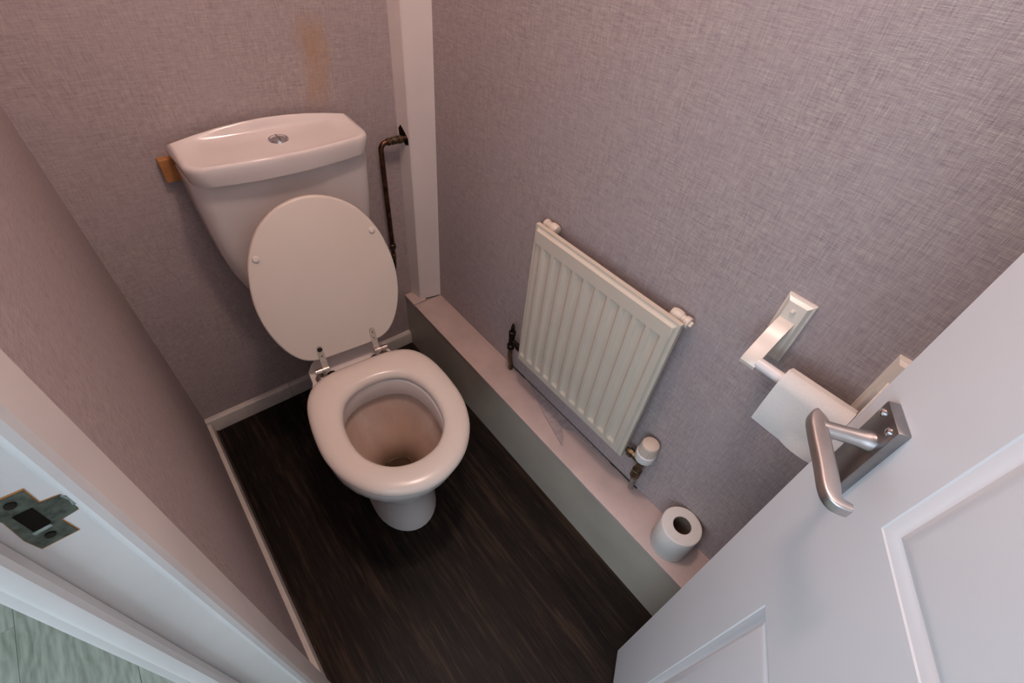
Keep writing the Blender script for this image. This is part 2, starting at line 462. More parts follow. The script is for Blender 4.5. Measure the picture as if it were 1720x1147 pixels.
# cut-out where the supply pipe leaves the post
bm = bmesh.new()
def on_post(y, z, out=0.0): return (0.6330 + (0.6245 - 0.6330) * (y - 1.157) / (YB - 1.157) - out, y, z)
hp = [(1.199, 0.815), (1.190, 0.826), (1.172, 0.808), (1.163, 0.796), (1.162, 0.780), (1.172, 0.776), (1.186, 0.785), (1.197, 0.797)]
loft(bm, [[on_post(y, z, -0.001) for y, z in hp], [on_post(y, z, 0.0012) for y, z in hp]])
finish('pipe_cutout', bm, 'hole', post, smooth=False)

# door frame, strike side
bm = bmesh.new()
prism(bm, [(XL, 0.332), (XL + 0.020, 0.332), (XL + 0.022, 0.330), (XL + 0.022, 0.284), (XL + 0.0212, 0.278), (XL + 0.0175, 0.2738), (XL + 0.0125, 0.2728), (XL + 0.0090, 0.2755), (XL + 0.0075, 0.2800), (XL + 0.0045, 0.2826), (XL + 0.001, 0.283), (XL - WT - 0.004, 0.283), (XL - WT - 0.004, 0.312), (XL, 0.312)], 0, 2.02)
dfr = tag(finish('trim_3', bm, 'gloss', angle=24), 'white painted door frame jamb at lower left with a bare strike plate', 'door frame', 'structure')
bm = bmesh.new()
prism(bm, [(XL - WT - 0.004, 0.283), (XL - 0.038, 0.283), (XL - 0.034, 0.280), (XL - 0.034, 0.271), (XL - 0.0375, 0.268), (XL - WT + 0.001, 0.268), (XL - WT - 0.004, 0.271)], 0, 2.0)
finish('door_stop', bm, 'gloss', dfr)
bm = bmesh.new(); box(bm, XL - WT - 0.020, XL - WT - 0.004, 0.283, 0.345, 0, 2.05, 0.003)
finish('hall_architrave', bm, 'gloss', dfr)
# hinge side and head of the frame, out of view but part of the place
bm = bmesh.new()
box(bm, XL - WT - 0.004, XL + 0.02, -0.455, -0.415, 0, 2.02, 0.002)
box(bm, XL - WT - 0.004, XL + 0.02, -0.415, 0.282, 1.995, 2.03, 0.002)
finish('frame_head', bm, 'gloss', dfr)
# strike plate: T-shaped with lip toward the room, a bolt hole and screw holes
bm = bmesh.new()
yp = 0.283
def at_j(x, z, d=0.0): return (x, yp - d, z)
pl = [(-0.1505, 1.054), (-0.128, 1.054), (-0.1285, 1.0375), (-0.117, 1.0365), (-0.1130, 1.034), (-0.1128, 1.022), (-0.1190, 1.0155), (-0.1285, 1.0135), (-0.1275, 0.9955), (-0.148, 0.9945), (-0.1495, 1.010), (-0.1475, 1.034)]
loft(bm, [[at_j(x, z, -0.003) for x, z in pl], [at_j(x, z, 0.0008) for x, z in pl]])
sp = finish('strike_plate', bm, 'strike', dfr, smooth=False); sp['label'] = 'dark bare metal strike plate let into the white door frame'
bm = bmesh.new()
bl_ = [(-0.1425, 1.036), (-0.1325, 1.0365), (-0.1325, 1.0165), (-0.1425, 1.0155)]
loft(bm, [[at_j(x, z, 0.0004) for x, z in bl_], [at_j(x, z, 0.0014) for x, z in bl_]])
finish('latch_hole', bm, 'hole', sp, smooth=False)
bm = bmesh.new()
bl_ = [(-0.1432, 1.0152), (-0.1330, 1.0162), (-0.1330, 1.0132), (-0.1432, 1.0118)]
loft(bm, [[at_j(x, z, 0.0004) for x, z in bl_], [at_j(x, z, 0.0022) for x, z in bl_]])
finish('bright_edge', bm, 'strike_silver', sp, smooth=False)
bm = bmesh.new()
for x, z in ((-0.1385, 1.0045), (-0.1380, 1.0465)):
    lathe(bm, [(0.0032, 0.0), (0.0030, 0.0016), (0.0012, 0.0014)], (x, yp - 0.0002, z), (0, -1, 0), 12)
finish('screw', bm, 'darkmetal', sp)
bm = bmesh.new()
lip = [(-0.1180, 1.0365), (-0.1130, 1.0345), (-0.1115, 1.0285), (-0.1128, 1.0225), (-0.1175, 1.0240), (-0.1165, 1.0300)]
loft(bm, [[at_j(x, z, -0.001) for x, z in lip], [at_j(x, z, 0.0022) for x, z in lip]])
finish('plate_lip', bm, 'strike_silver', sp, smooth=False)
# chipped paint edge round the plate
bm = bmesh.new()
loft(bm, [[at_j(-0.1395 + (x + 0.1395) * 1.10, 1.024 + (z - 1.024) * 1.06, -0.002) for x, z in pl], [at_j(-0.1395 + (x + 0.1395) * 1.06, 1.024 + (z - 1.024) * 1.04, 0.0004) for x, z in pl]])
finish('chipped_edge', bm, 'block', sp, smooth=False)

# ------------------------------------------------------------------ the door, open into the room
DA = math.radians(33); DW = 0.682; DT = 0.036
d_o = tag(bpy.data.objects.new('door_1', None), 'white painted panelled door standing open at lower right', 'door', 'structure')
COL.objects.link(d_o); d_o.location = (-0.105, -0.39, 0.0); d_o.rotation_euler = (0, 0, DA)
# local x = along the door from the hinge, local y = out of the hall face, z up; the slab lies at y in [-DT, 0]
panels = [(0.118, 0.290, 0.20, 0.780), (0.392, 0.564, 0.20, 0.780), (0.118, 0.290, 0.988, 1.83), (0.392, 0.564, 0.988, 1.83)]
bm = bmesh.new()
xs_ = [0.0, 0.118, 0.290, 0.392, 0.564, DW]; zs_ = [0.008, 0.20, 0.780, 0.988, 1.83, 1.978]
for yy in (0.0, -DT):
    for i in range(5):
        for j in range(5):
            if i in (1, 3) and j in (1, 3): continue
            bm.faces.new([bm.verts.new(p) for p in ((xs_[i], yy, zs_[j]), (xs_[i + 1], yy, zs_[j]), (xs_[i + 1], yy, zs_[j + 1]), (xs_[i], yy, zs_[j + 1]))])
for a, b in (((0, 0.008), (DW, 0.008)), ((DW, 0.008), (DW, 1.978)), ((DW, 1.978), (0, 1.978)), ((0, 1.978), (0, 0.008))):
    bm.faces.new([bm.verts.new(p) for p in ((a[0], 0, a[1]), (b[0], 0, b[1]), (b[0], -DT, b[1]), (a[0], -DT, a[1]))])
for x0, x1, z0, z1 in panels:
    for sgn, y0 in ((-1, 0.0), (1, -DT)):
        prof = [(0.0, 0.0), (0.0015, 0.0010), (0.005, 0.0018), (0.009, 0.0042), (0.0125, 0.0050), (0.0155, 0.0042), (0.019, 0.0030), (0.026, 0.0024)]
        rings = []
        for i_, d_ in prof:
            rings.append([bm.verts.new((x, y0 + sgn * d_, z)) for x, z in ((x0 + i_, z0 + i_), (x1 - i_, z0 + i_), (x1 - i_, z1 - i_), (x0 + i_, z1 - i_))])
        for a, b in zip(rings, rings[1:]):
            for k in range(4): bm.faces.new((a[k], a[(k + 1) % 4], b[(k + 1) % 4], b[k]))
        bm.faces.new(rings[-1])
bmesh.ops.remove_doubles(bm, verts=bm.verts, dist=1e-5)
es = [e for e in bm.edges if all(abs(v.co.x - DW) < 1e-4 for v in e.verts) and abs(e.verts[0].co.y - e.verts[1].co.y) < 1e-4]
bmesh.ops.bevel(bm, geom=es, offset=0.0015, segments=2, affect='EDGES')
finish('slab', bm, 'door', d_o, angle=20)
# lever handle on its plate
bm = bmesh.new()
box(bm, 0.6165, 0.6535, 0.0, 0.0105, 0.936, 1.0475, 0.0012, 2)
hd = finish('door_handle', bm, 'satin_dark', d_o); hd['label'] = 'satin chrome lever handle on a rectangular plate'
bm = bmesh.new()
hx, hz = 0.6315, 1.0140
lathe(bm, [(0.0098, 0.0103), (0.0098, 0.013), (0.0088, 0.016), (0.0078, 0.022), (0.0074, 0.036), (0.0072, 0.052)], (hx, 0, hz), (0, 1, 0), 28)
# bar: flat section swept along the lever, bent back toward the door at its end
path = [(hx + 0.0120, 0.0510, 0.0), (hx + 0.0095, 0.0535, 0.0), (hx + 0.002, 0.0555, 0.0), (hx - 0.014, 0.0555, 0.0), (hx - 0.040, 0.0545, 0.0), (hx - 0.062, 0.0545, 0.0), (hx - 0.0715, 0.0542, 0.0), (hx - 0.0770, 0.0518, 0.0), (hx - 0.0792, 0.0475, 0.0), (hx - 0.0804, 0.0415, 0.0)]
path = spline(path, 4, closed=False)
rings = []
for i, p in enumerate(path):
    d = (path[min(i + 1, len(path) - 1)] - path[max(i - 1, 0)]).normalized()
    nrm = Vector((-d.y, d.x, 0)).normalized()
    t_ = i / (len(path) - 1)
    hw = 0.0066 - 0.0006 * t_; ht = 0.0078 if t_ < 0.55 else 0.0078 - 0.0040 * (t_ - 0.55) / 0.45
    if i == 0: hw *= 0.82
    ring = []
    for k in range(20):
        a = 2 * pi * k / 20
        cx_, sx_ = math.cos(a), math.sin(a)
        ex = 0.38
        ring.append(Vector((p.x, p.y, hz + p.z)) + nrm * (ht * math.copysign(abs(cx_) ** ex, cx_)) + Vector((0, 0, 1)) * (hw * math.copysign(abs(sx_) ** ex, sx_)))
    rings.append(ring)
loft(bm, rings)
finish('lever', bm, 'satin', hd, angle=50)
for sx_, sz in ((0.6245, 1.0385), (0.6465, 1.0385), (0.6245, 0.9450), (0.6465, 0.9450)):
    bm = bmesh.new()
    lathe(bm, [(0.0040, 0.0100), (0.0038, 0.0118), (0.0026, 0.0130), (0.0008, 0.0134)], (sx_, 0, sz), (0, 1, 0), 16)
    finish('screw', bm, 'chrome', hd)

# ------------------------------------------------------------------ toilet
TA = math.radians(-5)
TO = Vector((0.274, 0.865, 0))
toilet = thing('toilet', TO, 'white close coupled toilet with its lid up, standing on the dark floor', 'toilet', TA)
def t_loc(x, y):   # world point to toilet-local
    v = Matrix.Rotation(-TA, 2) @ (Vector((x, y)) - TO.xy)
    return v
CC = (0.0, -0.215)
seat_half = [(0, -0.422), (0.052, -0.412), (0.105, -0.381), (0.148, -0.326), (0.171, -0.262), (0.1765, -0.2), (0.171, -0.12), (0.157, -0.066), (0.132, -0.030), (0.092, -0.011), (0.045, -0.006), (0, -0.006)]
seat_out = by_angle(spline(mirror_half(seat_half), 8), CC, 84)
hole_half = [(0, -0.3500), (0.054, -0.336), (0.094, -0.292), (0.1085, -0.235), (0.105, -0.172), (0.082, -0.119), (0.044, -0.094), (0, -0.087)]
seat_in = by_angle(spline(mirror_half(hole_half), 8), CC, 84)
# pan: outer loft up from the foot, flat rim with deck, hollow bowl
def pan_outline(hw, front, mid, bhw, back, n=84):
    half = [(0, front)]
    for k in range(1, 8):
        a = pi / 2 * k / 8
        half.append((hw * math.sin(a), mid - (mid - front) * math.cos(a)))
    half += [(hw, mid), (hw * 0.98 + bhw * 0.02, mid * 0.72), (hw * 0.6 + bhw * 0.4, mid * 0.30), (bhw * 1.03, 0.0), (bhw * 1.03, 0.030), (bhw * 0.94, 0.052), (bhw * 0.72, 0.070), (bhw * 0.66, 0.10), (bhw * 0.66, back - 0.02), (bhw * 0.6, back), (0, back)]
    full = mirror_half(half)
    full = [(x - 0.016 * min(max((y + 0.10) / 0.12, 0), 1), y) for x, y in full]
    return by_angle(full, CC, n)
secs = [(0.000, 0.090, -0.330, -0.21, 0.090, 0.25), (0.012, 0.089, -0.329, -0.21, 0.088, 0.25), (0.05, 0.082, -0.318, -0.21, 0.084, 0.25), (0.11, 0.079, -0.312, -0.21, 0.082, 0.25),
        (0.17, 0.090, -0.322, -0.21, 0.086, 0.255), (0.22, 0.113, -0.346, -0.215, 0.095, 0.265), (0.265, 0.136, -0.372, -0.22, 0.100, 0.275), (0.305, 0.152, -0.392, -0.22, 0.103, 0.29),
        (0.332, 0.160, -0.402, -0.22, 0.105, 0.30), (0.338, 0.164, -0.407, -0.22, 0.106, 0.30), (0.368, 0.1655, -0.409, -0.22, 0.106, 0.30), (0.376, 0.163, -0.406, -0.22, 0.103, 0.297)]
rings = [[(p.x, p.y, z) for p in pan_outline(*s)] for z, *s in secs]
C2 = Vector(CC)
def scaled(poly, k, c=None, sh=(0, 0)):
    c = C2 if c is None else Vector(c)
    return [c + (Vector(p) - c) * k + Vector(sh) for p in poly]
ins = [(0.3775, 1.08), (0.376, 1.045), (0.371, 1.025), (0.322, 1.02), (0.3145, 1.035), (0.312, 1.07)]
for z, k in ins: rings.append([(p.x, p.y, z) for p in scaled(seat_in, k)])
n_out = len(rings)
for z, k, sy in [(0.304, 1.11, 0), (0.290, 1.07, 0), (0.27, 0.99, 0.0), (0.235, 0.86, -0.001), (0.20, 0.69, -0.003), (0.175, 0.56, -0.004), (0.155, 0.47, -0.005), (0.13, 0.42, -0.005), (0.09, 0.39, -0.005), (0.075, 0.30, -0.005)]:
    rings.append([(p.x, p.y, z) for p in scaled(seat_in, k, sh=(0, sy))])
bm = bmesh.new()
loft(bm, rings)
for f in bm.faces:
    c = f.calc_center_median()
    rr = (c.xy - C2).length
    if c.z < 0.313 and c.z > 0.07 and len(f.verts) == 4:
        # inside faces lie within the hollow
        if rr < 0.135 and abs(c.x) < 0.125 and c.y > -0.37 and c.y < -0.06:
            inside = True
        else: inside = False
        f.material_index = 0
# mark the inner rings by ring index instead (faces are made ring by ring)
bm.faces.ensure_lookup_table()
nn = 84
for i, f in enumerate(bm.faces):
    ri = i // nn
    f.material_index = 1 if (ri >= n_out - 1 and i < nn * (len(rings) - 1)) else 0
bm.faces[-1].material_index = 1
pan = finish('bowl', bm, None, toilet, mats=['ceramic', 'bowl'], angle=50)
bm = bmesh.new()
wr = [[(p.x, p.y, z) for p in scaled(seat_in, k, sh=(0, -0.005))] for z, k in ((0.1335, 0.410), (0.1365, 0.415))]
loft(bm, wr)
finish('water', bm, 'water', pan)
# seat ring
bm = bmesh.new()
prof = [(0.01, 0.002), (0.0, 0.008), (0.02, 0.0135), (0.07, 0.0195), (0.17, 0.0235), (0.36, 0.0255), (0.60, 0.0255), (0.80, 0.0235), (0.92, 0.0190), (0.98, 0.0130), (1.0, 0.0070), (0.985, 0.0015), (0.9, 0.0)]
SZ = 0.3795
rings = []
for f_, z_ in prof + [(0.12, 0.0)]:
    rings.append([(a.x + (b.x - a.x) * f_, a.y + (b.y - a.y) * f_, SZ + z_) for a, b in zip(seat_in, seat_out)])
R_ = loft(bm, rings, False, False)
for k in range(84):
    a, b = R_[-1], R_[0]
    bm.faces.new((a[k], a[(k + 1) % 84], b[(k + 1) % 84], b[k]))
finish('seat', bm, 'seat', toilet, loc=(0.005, 0, 0), angle=60)
# cover, standing open and leaning back
HX = -0.0125
cov_half = [(0, 0.4150), (0.055, 0.404), (0.105, 0.371), (0.143, 0.315), (0.162, 0.250), (0.1675, 0.190), (0.160, 0.130), (0.140, 0.075), (0.114, 0.040), (0.088, 0.0265), (0.055, 0.0225), (0, 0.0220)]
cov = by_angle([(x, y) for x, y in spline(mirror_half(cov_half), 8)], (0, 0.21), 84)
bm = bmesh.new()
rings = []
for k, z in ((0.25, 0.0), (0.97, 0.0), (0.988, -0.0008), (0.997, -0.0028), (1.0, -0.006), (1.0, -0.012), (0.99, -0.016), (0.965, -0.0175), (0.25, -0.0175)):
    rings.append([((p.x) * k, 0.21 + (p.y - 0.21) * k, z) for p in cov])
loft(bm, rings)
lid = finish('seat_cover', bm, 'cover', toilet, angle=50)
TILT = math.radians(17)
# local x stays, local y -> up/back, local z -> toward the front
lid.location = (HX, 0.0, 0.410); lid.rotation_euler = (pi / 2 - TILT, 0, 0)
for sx_ in (-1, 1):
    bm = bmesh.new()
    lathe(bm, [(0.0078, -0.0005), (0.0074, 0.0018), (0.0056, 0.0036), (0.002, 0.0044)], (0.130 * sx_, 0.309, 0), (0, 0, 1), 20)
    finish('buffer', bm, 'plastic', lid)
for sx_ in (-1, 1):
    # base post on the deck and two-part barrel
    bm = bmesh.new()
    cxh = HX + 0.0780 * sx_
    x0, x1 = cxh - 0.0180, cxh + 0.0180
    barrel = [(0.0060, x0), (0.0072, x0 + 0.001), (0.0072, x0 + 0.004), (0.0064, x0 + 0.0045), (0.0072, x0 + 0.005), (0.0072, cxh - 0.001), (0.0058, cxh - 0.0006), (0.0058, cxh + 0.0006), (0.0072, cxh + 0.001), (0.0072, x1 - 0.001), (0.0060, x1)]
    lathe(bm, barrel, (0, -0.004, 0.4075), (1, 0, 0), 20)
    lathe(bm, [(0.0145, 0.376), (0.0145, 0.380), (0.0120, 0.384), (0.0070, 0.388), (0.0062, 0.400), (0.0055, 0.4075)], (cxh + 0.0075 * sx_, -0.002, 0), (0, 0, 1), 20)
    hg = finish('hinge', bm, 'hinge', toilet)
    # strap screwed to the cover
    bm = bmesh.new()
    ctr = 0.0680 * sx_
    out = [(ctr - 0.0074, -0.004), (ctr + 0.0074, -0.004)] + [(ctr + 0.0074 * math.cos(a), 0.056 + 0.0074 * math.sin(a)) for a in [pi * k / 8 for k in range(9)]]
    loft(bm, [[(x, y, 0.0002) for x, y in out], [(x, y, 0.0022) for x, y in out]])
    hs = finish('hinge_strap', bm, 'strap', hg)
    hs.location = (HX, 0.0, 0.410); hs.rotation_euler = (pi / 2 - TILT, 0, 0)
    bm = bmesh.new()
    for k, yy in enumerate((0.034, 0.051)):
        rr = 0.0019 if not (sx_ == -1 and k == 1) else 0.0066
        lathe(bm, [(rr, 0.002), (rr * 0.85, 0.0029), (rr * 0.3, 0.0031)], (ctr, yy + (0.002 if rr > 0.004 else 0), 0), (0, 0, 1), 14)
    sc = finish('strap_screw', bm, 'darkmetal', hg)
    sc.location = (HX, 0.0, 0.410); sc.rotation_euler = (pi / 2 - TILT, 0, 0)
    bm = bmesh.new()
    ox = cxh - 0.020 * sx_
    lathe(bm, [(0.013, 0.3763), (0.012, 0.3815), (0.004, 0.3825)], (ox, -0.004, 0), (0, 0, 1), 18)
    finish('hinge_washer', bm, 'darkmetal', hg)
# cistern: sits square to the wall on the back of the pan
CX, CY = 0.2815, 1.186
cl = t_loc(CX, CY)
def rounded_d(hw, depth, bow, r_f, n_side=6, taper=0.0):
    """back edge on y = 0, front at y = -depth; bowed front, rounded front corners"""
    pts = [(hw, 0.0)]
    for k in range(n_side + 1):
        a = (pi / 2) * k / n_side
        pts.append((hw - taper - r_f + r_f * math.cos(a), -(depth - r_f) - r_f * math.sin(a) + (0)))
    m_ = 8
    wfr = hw - taper - r_f
    for k in range(1, m_):
        x = wfr - 2 * wfr * k / m_
        pts.append((x, -depth - bow * (1 - (x / wfr) ** 2)))
    for k in range(n_side + 1):
        a = pi / 2 + (pi / 2) * k / n_side
        pts.append((-hw + taper + r_f + r_f * math.cos(a), -(depth - r_f) - r_f * math.sin(a)))
    pts.append((-hw, 0.0))
    # back edge points
    for k in range(1, 8): pts.append((-hw + 2 * hw * k / 8, 0.0))
    return pts
bm = bmesh.new()
rings = []
for z, hw, dp in [(0.3785, 0.092, 0.075), (0.385, 0.098, 0.083), (0.42, 0.110, 0.088), (0.46, 0.127, 0.092), (0.50, 0.147, 0.097), (0.54, 0.164, 0.101), (0.59, 0.178, 0.106), (0.65, 0.187, 0.111), (0.72, 0.192, 0.115), (0.79, 0.1945, 0.119), (0.838, 0.1955, 0.122)]:
    rings.append([(x, y, z) for x, y in rounded_d(hw, dp, 0.012, 0.036)])
loft(bm, rings)
cis = finish('cistern', bm, 'ceramic', toilet, angle=50)
cis.location = (cl.x, cl.y, 0); cis.rotation_euler = (0, 0, -TA)
def lid_z(x, y):
    a = max(0.0, 1 - (x / 0.205) ** 2); t = min(max(-y / 0.15, 0), 1)
    b = max(0.0, (0.125 - t) / 0.125); b = b * b * (3 - 2 * b)
    return 0.022 * a * b + 0.003 * a
bm = bmesh.new(); rings = []
def lid_ring(k, z, follow, grow=0.0):
    base = rounded_d(0.1995 + grow, 0.142 + grow, 0.016, 0.042, taper=0.004)
    c = Vector((0, -0.072)); out = []
    for x, y in base:
        q = c + (Vector((x, y)) - c) * k
        out.append((q.x, q.y, z + follow * lid_z(q.x, q.y)))
    return out
for k, z, fo_, g in [(0.90, 0.8385, 0, 0), (0.965, 0.8385, 0, 0), (0.975, 0.842, 0, 0), (0.995, 0.860, 0.3, 0), (1.0, 0.868, 0.7, 0), (0.996, 0.874, 0.9, 0), (0.98, 0.8780, 1, 0), (0.955, 0.8792, 1, 0), (0.93, 0.8790, 1, 0), (0.90, 0.8786, 1, 0), (0.87, 0.8781, 1, 0), (0.845, 0.8777, 1, 0), (0.82, 0.8774, 1, 0), (0.79, 0.8772, 1, 0), (0.76, 0.8770, 1, 0), (0.70, 0.8767, 1, 0), (0.65, 0.8765, 1, 0), (0.45, 0.8765, 1, 0), (0.25, 0.8765, 1, 0), (0.08, 0.8765, 1, 0)]:
    rings.append(lid_ring(k, z, fo_, g))
loft(bm, rings)
cl_o = finish('cistern_lid', bm, 'ceramic', toilet, angle=60)
cl_o.location = (cl.x, cl.y, 0); cl_o.rotation_euler = (0, 0, -TA)
bm = bmesh.new()
bz = 0.8765 + lid_z(0.006, -0.072) - 0.0015
lathe(bm, [(0.0215, 0), (0.0215, 0.003), (0.0205, 0.0045), (0.0185, 0.0045), (0.0180, 0.0030), (0.0172, 0.0030), (0.0165, 0.0050), (0.012, 0.0066), (0.006, 0.0074), (0.001, 0.0076)], (0.006, -0.072, bz), (0, 0, 1), 40)
finish('flush_button', bm, 'chrome', cl_o, angle=40)
bm = bmesh.new(); box(bm, 0.0055, 0.0065, -0.0885, -0.0555, bz + 0.0070, bz + 0.0079)
finish('button_groove', bm, 'darkmetal', cl_o, smooth=False)

# timber packing block wedged behind the cistern
bm = bmesh.new(); box(bm, -0.034, 0.034, -0.009, 0.0089, -0.0245, 0.0245, 0.0012, 1)
tag(finish('wooden_block', bm, 'block', None, (0.0925, YB - 0.0092, 0.8265)), 'small raw orange timber block wedged behind left end of the cistern', 'block')

# ------------------------------------------------------------------ supply pipe
pipe = thing('water_pipe', (0.556, 1.175, 0.38), 'tarnished copper supply pipe running down between cistern and corner boxing', 'pipe')
def L(p): return tuple(Vector(p) - Vector((0.556, 1.175, 0.38)))
bm = bmesh.new()
pts = [(0.640, 1.172, 0.796), (0.600, 1.174, 0.795), (0.573, 1.175, 0.7945)] + [(0.573 - 0.018 * math.sin(a), 1.175, 0.7945 - 0.018 + 0.018 * math.cos(a)) for a in [pi / 2 * k / 6 for k in range(1, 7)]] + [(0.556, 1.176, 0.62), (0.559, 1.178, 0.47)]
tube(bm, [L(p) for p in pts], 0.0073)
finish('copper_pipe', bm, 'copper', pipe)
bm = bmesh.new()
for a, b, r0 in ((0.574, 0.5765, 0.0088), (0.5765, 0.582, 0.0102), (0.587, 0.603, 0.0098), (0.606, 0.6165, 0.0112)):
    lathe(bm, [(r0 * 0.9, a), (r0, a + 0.001), (r0, b - 0.001), (r0 * 0.9, b)], L((0, 1.1742, 0.7948)), (1, 0, 0), 8 if r0 > 0.0101 else 20)
lathe(bm, [(0.0085, 0.574), (0.0085, 0.622)], L((0, 1.1742, 0.7948)), (1, 0, 0), 16)
lathe(bm, [(0.0030, 0), (0.0030, 0.0115), (0.0022, 0.0125)], L((0.595, 1.1742, 0.7948)), (0, -1, 0), 12)
finish('isolating_valve', bm, 'brass', pipe)
bm = bmesh.new()
lathe(bm, [(0.0088, -0.008), (0.0105, -0.006), (0.0105, 0.008), (0.0088, 0.010)], L((0.559, 1.178, 0.466)), (0, 0, 1), 8)
lathe(bm, [(0.0068, -0.050), (0.0078, -0.046), (0.0078, -0.030), (0.0062, -0.028), (0.0062, -0.008)], L((0.559, 1.178, 0.466)), (0, 0, 1), 16)
finish('coupling', bm, 'brass', pipe)
bm = bmesh.new()
tube(bm, [L(p) for p in spline([(0.559, 1.178, 0.42), (0.558, 1.178, 0.385), (0.545, 1.175, 0.35), (0.505, 1.165, 0.335), (0.455, 1.155, 0.345), (0.425, 1.150, 0.38), (0.405, 1.148, 0.425)], 6, False)], 0.0052)
finish('flexible_tail', bm, 'darkmetal', pipe)

# ------------------------------------------------------------------ radiator
RY0, RY1, RZ0, RZ1, RF = 0.2585, 0.6555, 0.352, 0.794, 0.6520
rad = thing('radiator', (0.68, 0.457, BZ), 'small cream ribbed panel radiator fixed to the right wall', 'radiator')
def LR(x, y, z): return (x - 0.68, y - 0.457, z - BZ)
def sst(t): t = min(max(t, 0), 1); return t * t * (3 - 2 * t)
pitch = 0.0340; gw = 0.0100
gy = [0.2970 + pitch * i for i in range(11)]
def depth_at(y, z):
    dmin = min(abs(y - g) for g in gy)
    g = 1 - sst((dmin - 0.0060) / 0.0075)
    e = sst((z - 0.3795) / 0.0115) * sst((0.7520 - z) / 0.0045)
    # pressed rim round the edge
    m_ = min(y - RY0, RY1 - y, z - RZ0, RZ1 - z)
    rim = 0.0065 * (1 - sst((m_ - 0.006) / 0.005))
    return 0.0048 * g * e + rim
ys = sorted(set([RY0, RY0 + .003, RY0 + .006, RY0 + .0075, RY0 + .009, RY0 + .011, RY1 - .011, RY1 - .009, RY1 - .0075, RY1 - .006, RY1 - .003, RY1] + [g + o for g in gy for o in (-0.0142, -0.0138, -0.0135, -0.0120, -0.0105, -0.0090, -0.0075, -0.0060, 0, 0.0060, 0.0075, 0.0090, 0.0105, 0.0120, 0.0135, 0.0138, 0.0142)]))
zs = [RZ0, RZ0 + .003, RZ0 + .006, RZ0 + .0075, RZ0 + .009, RZ0 + .011, 0.3780, 0.3790, 0.3795, 0.382, 0.3845, 0.387, 0.389, 0.391, 0.45, 0.52, 0.60, 0.68, 0.742, 0.7460, 0.7470, 0.7475, 0.7488, 0.7500, 0.7510, 0.752, 0.7525, 0.7535, RZ1 - .011, RZ1 - .009, RZ1 - .0075, RZ1 - .006, RZ1 - .003, RZ1]
bm = bmesh.new()
G = [[bm.verts.new(LR(RF + depth_at(y, z), y, z)) for y in ys] for z in zs]
for j in range(len(zs) - 1):
    for i in range(len(ys) - 1):
        bm.faces.new((G[j][i], G[j][i + 1], G[j + 1][i + 1], G[j + 1][i]))
# edge turned back, closed behind
loop = [G[0][i] for i in range(len(ys))] + [G[j][-1] for j in range(1, len(zs))] + [G[-1][i] for i in range(len(ys) - 2, -1, -1)] + [G[j][0] for j in range(len(zs) - 2, 0, -1)]
bk = [bm.verts.new((LR(RF + 0.0165, 0, 0)[0], v.co.y, v.co.z)) for v in loop]
for k in range(len(loop)):
    k2 = (k + 1) % len(loop)
    bm.faces.new((loop[k], loop[k2], bk[k2], bk[k]))
bm.faces.new(bk)
finish('panel', bm, 'radiator', rad, angle=46)
for yy, far in ((0.628, 1), (0.286, -1)):
    bm = bmesh.new()
    lathe(bm, [(0.006, -0.013), (0.0105, -0.0115), (0.0128, -0.006), (0.0132, 0.0), (0.0128, 0.006), (0.0105, 0.0115), (0.006, 0.013)], LR(0.6885, yy, 0.7845), (0, 1, 0), 24)
    lathe(bm, [(0.009, 0), (0.009, 0.010)], LR(0.6665, yy, 0.7790), (1, 0, 0), 18)
    if far == -1:
        el = finish('corner_fitting', bm, 'rad_fit', rad)
        bm = bmesh.new()
        lathe(bm, [(0.0095, 0.012), (0.0095, 0.018), (0.0085, 0.0185), (0.0115, 0.019), (0.0115, 0.028), (0.0108, 0.029)], LR(0.6885, yy, 0.7845), (0, -1, 0), 24)
        lathe(bm, [(0.0072, 0.0289), (0.0072, 0.0345), (0.0066, 0.0350), (0.0030, 0.0350)], LR(0.6885, yy, 0.7845), (0, -1, 0), 4)
        finish('vent_plug', bm, 'rad_fit', el)
    else:
        el = finish('corner_fitting', bm, 'rad_fit', rad)
        bm = bmesh.new()
        lathe(bm, [(0.0095, 0.012), (0.0095, 0.017), (0.0115, 0.0175), (0.0115, 0.026), (0.0105, 0.027)], LR(0.6885, yy, 0.7845), (0, 1, 0), 24)
        finish('blank_plug', bm, 'rad_fit', el)
for yy in (0.35, 0.56):
    for zz in (0.42, 0.70):
        bm = bmesh.new(); box(bm, *[v for ab in zip(LR(0.668, yy - 0.012, zz - 0.02), LR(XR - 0.0005, yy + 0.012, zz + 0.02)) for v in ab], 0.002, 1)
        finish('wall_bracket', bm, 'radiator', rad)
# lockshield valve at the far bottom corner
bm = bmesh.new()
lathe(bm, [(0.0075, 0.0), (0.0075, 0.012), (0.0115, 0.0125), (0.0115, 0.028), (0.0085, 0.0285), (0.0085, 0.052)], LR(0.679, 0.652, 0.365), (0, 1, 0), 8)
lathe(bm, [(0.0085, -0.036), (0.0115, -0.034), (0.0115, -0.020), (0.0088, -0.018), (0.0088, 0.018), (0.0105, 0.020), (0.0105, 0.032), (0.0062, 0.034), (0.0058, 0.052), (0.0036, 0.053), (0.0034, 0.062)], LR(0.679, 0.712, 0.368), (0, 0, 1), 10)
lv = finish('lockshield_valve', bm, 'darkmetal', rad); lv['label'] = 'blackened bare brass lockshield valve'
bm = bmesh.new(); tube(bm, [LR(*p) for p in spline([(0.679, 0.712, 0.335), (0.680, 0.712, 0.29), (0.690, 0.715, 0.25), (0.693, 0.716, BZ + 0.001)], 5, False)], 0.0068)
finish('pipe_tail', bm, 'brass', rad)
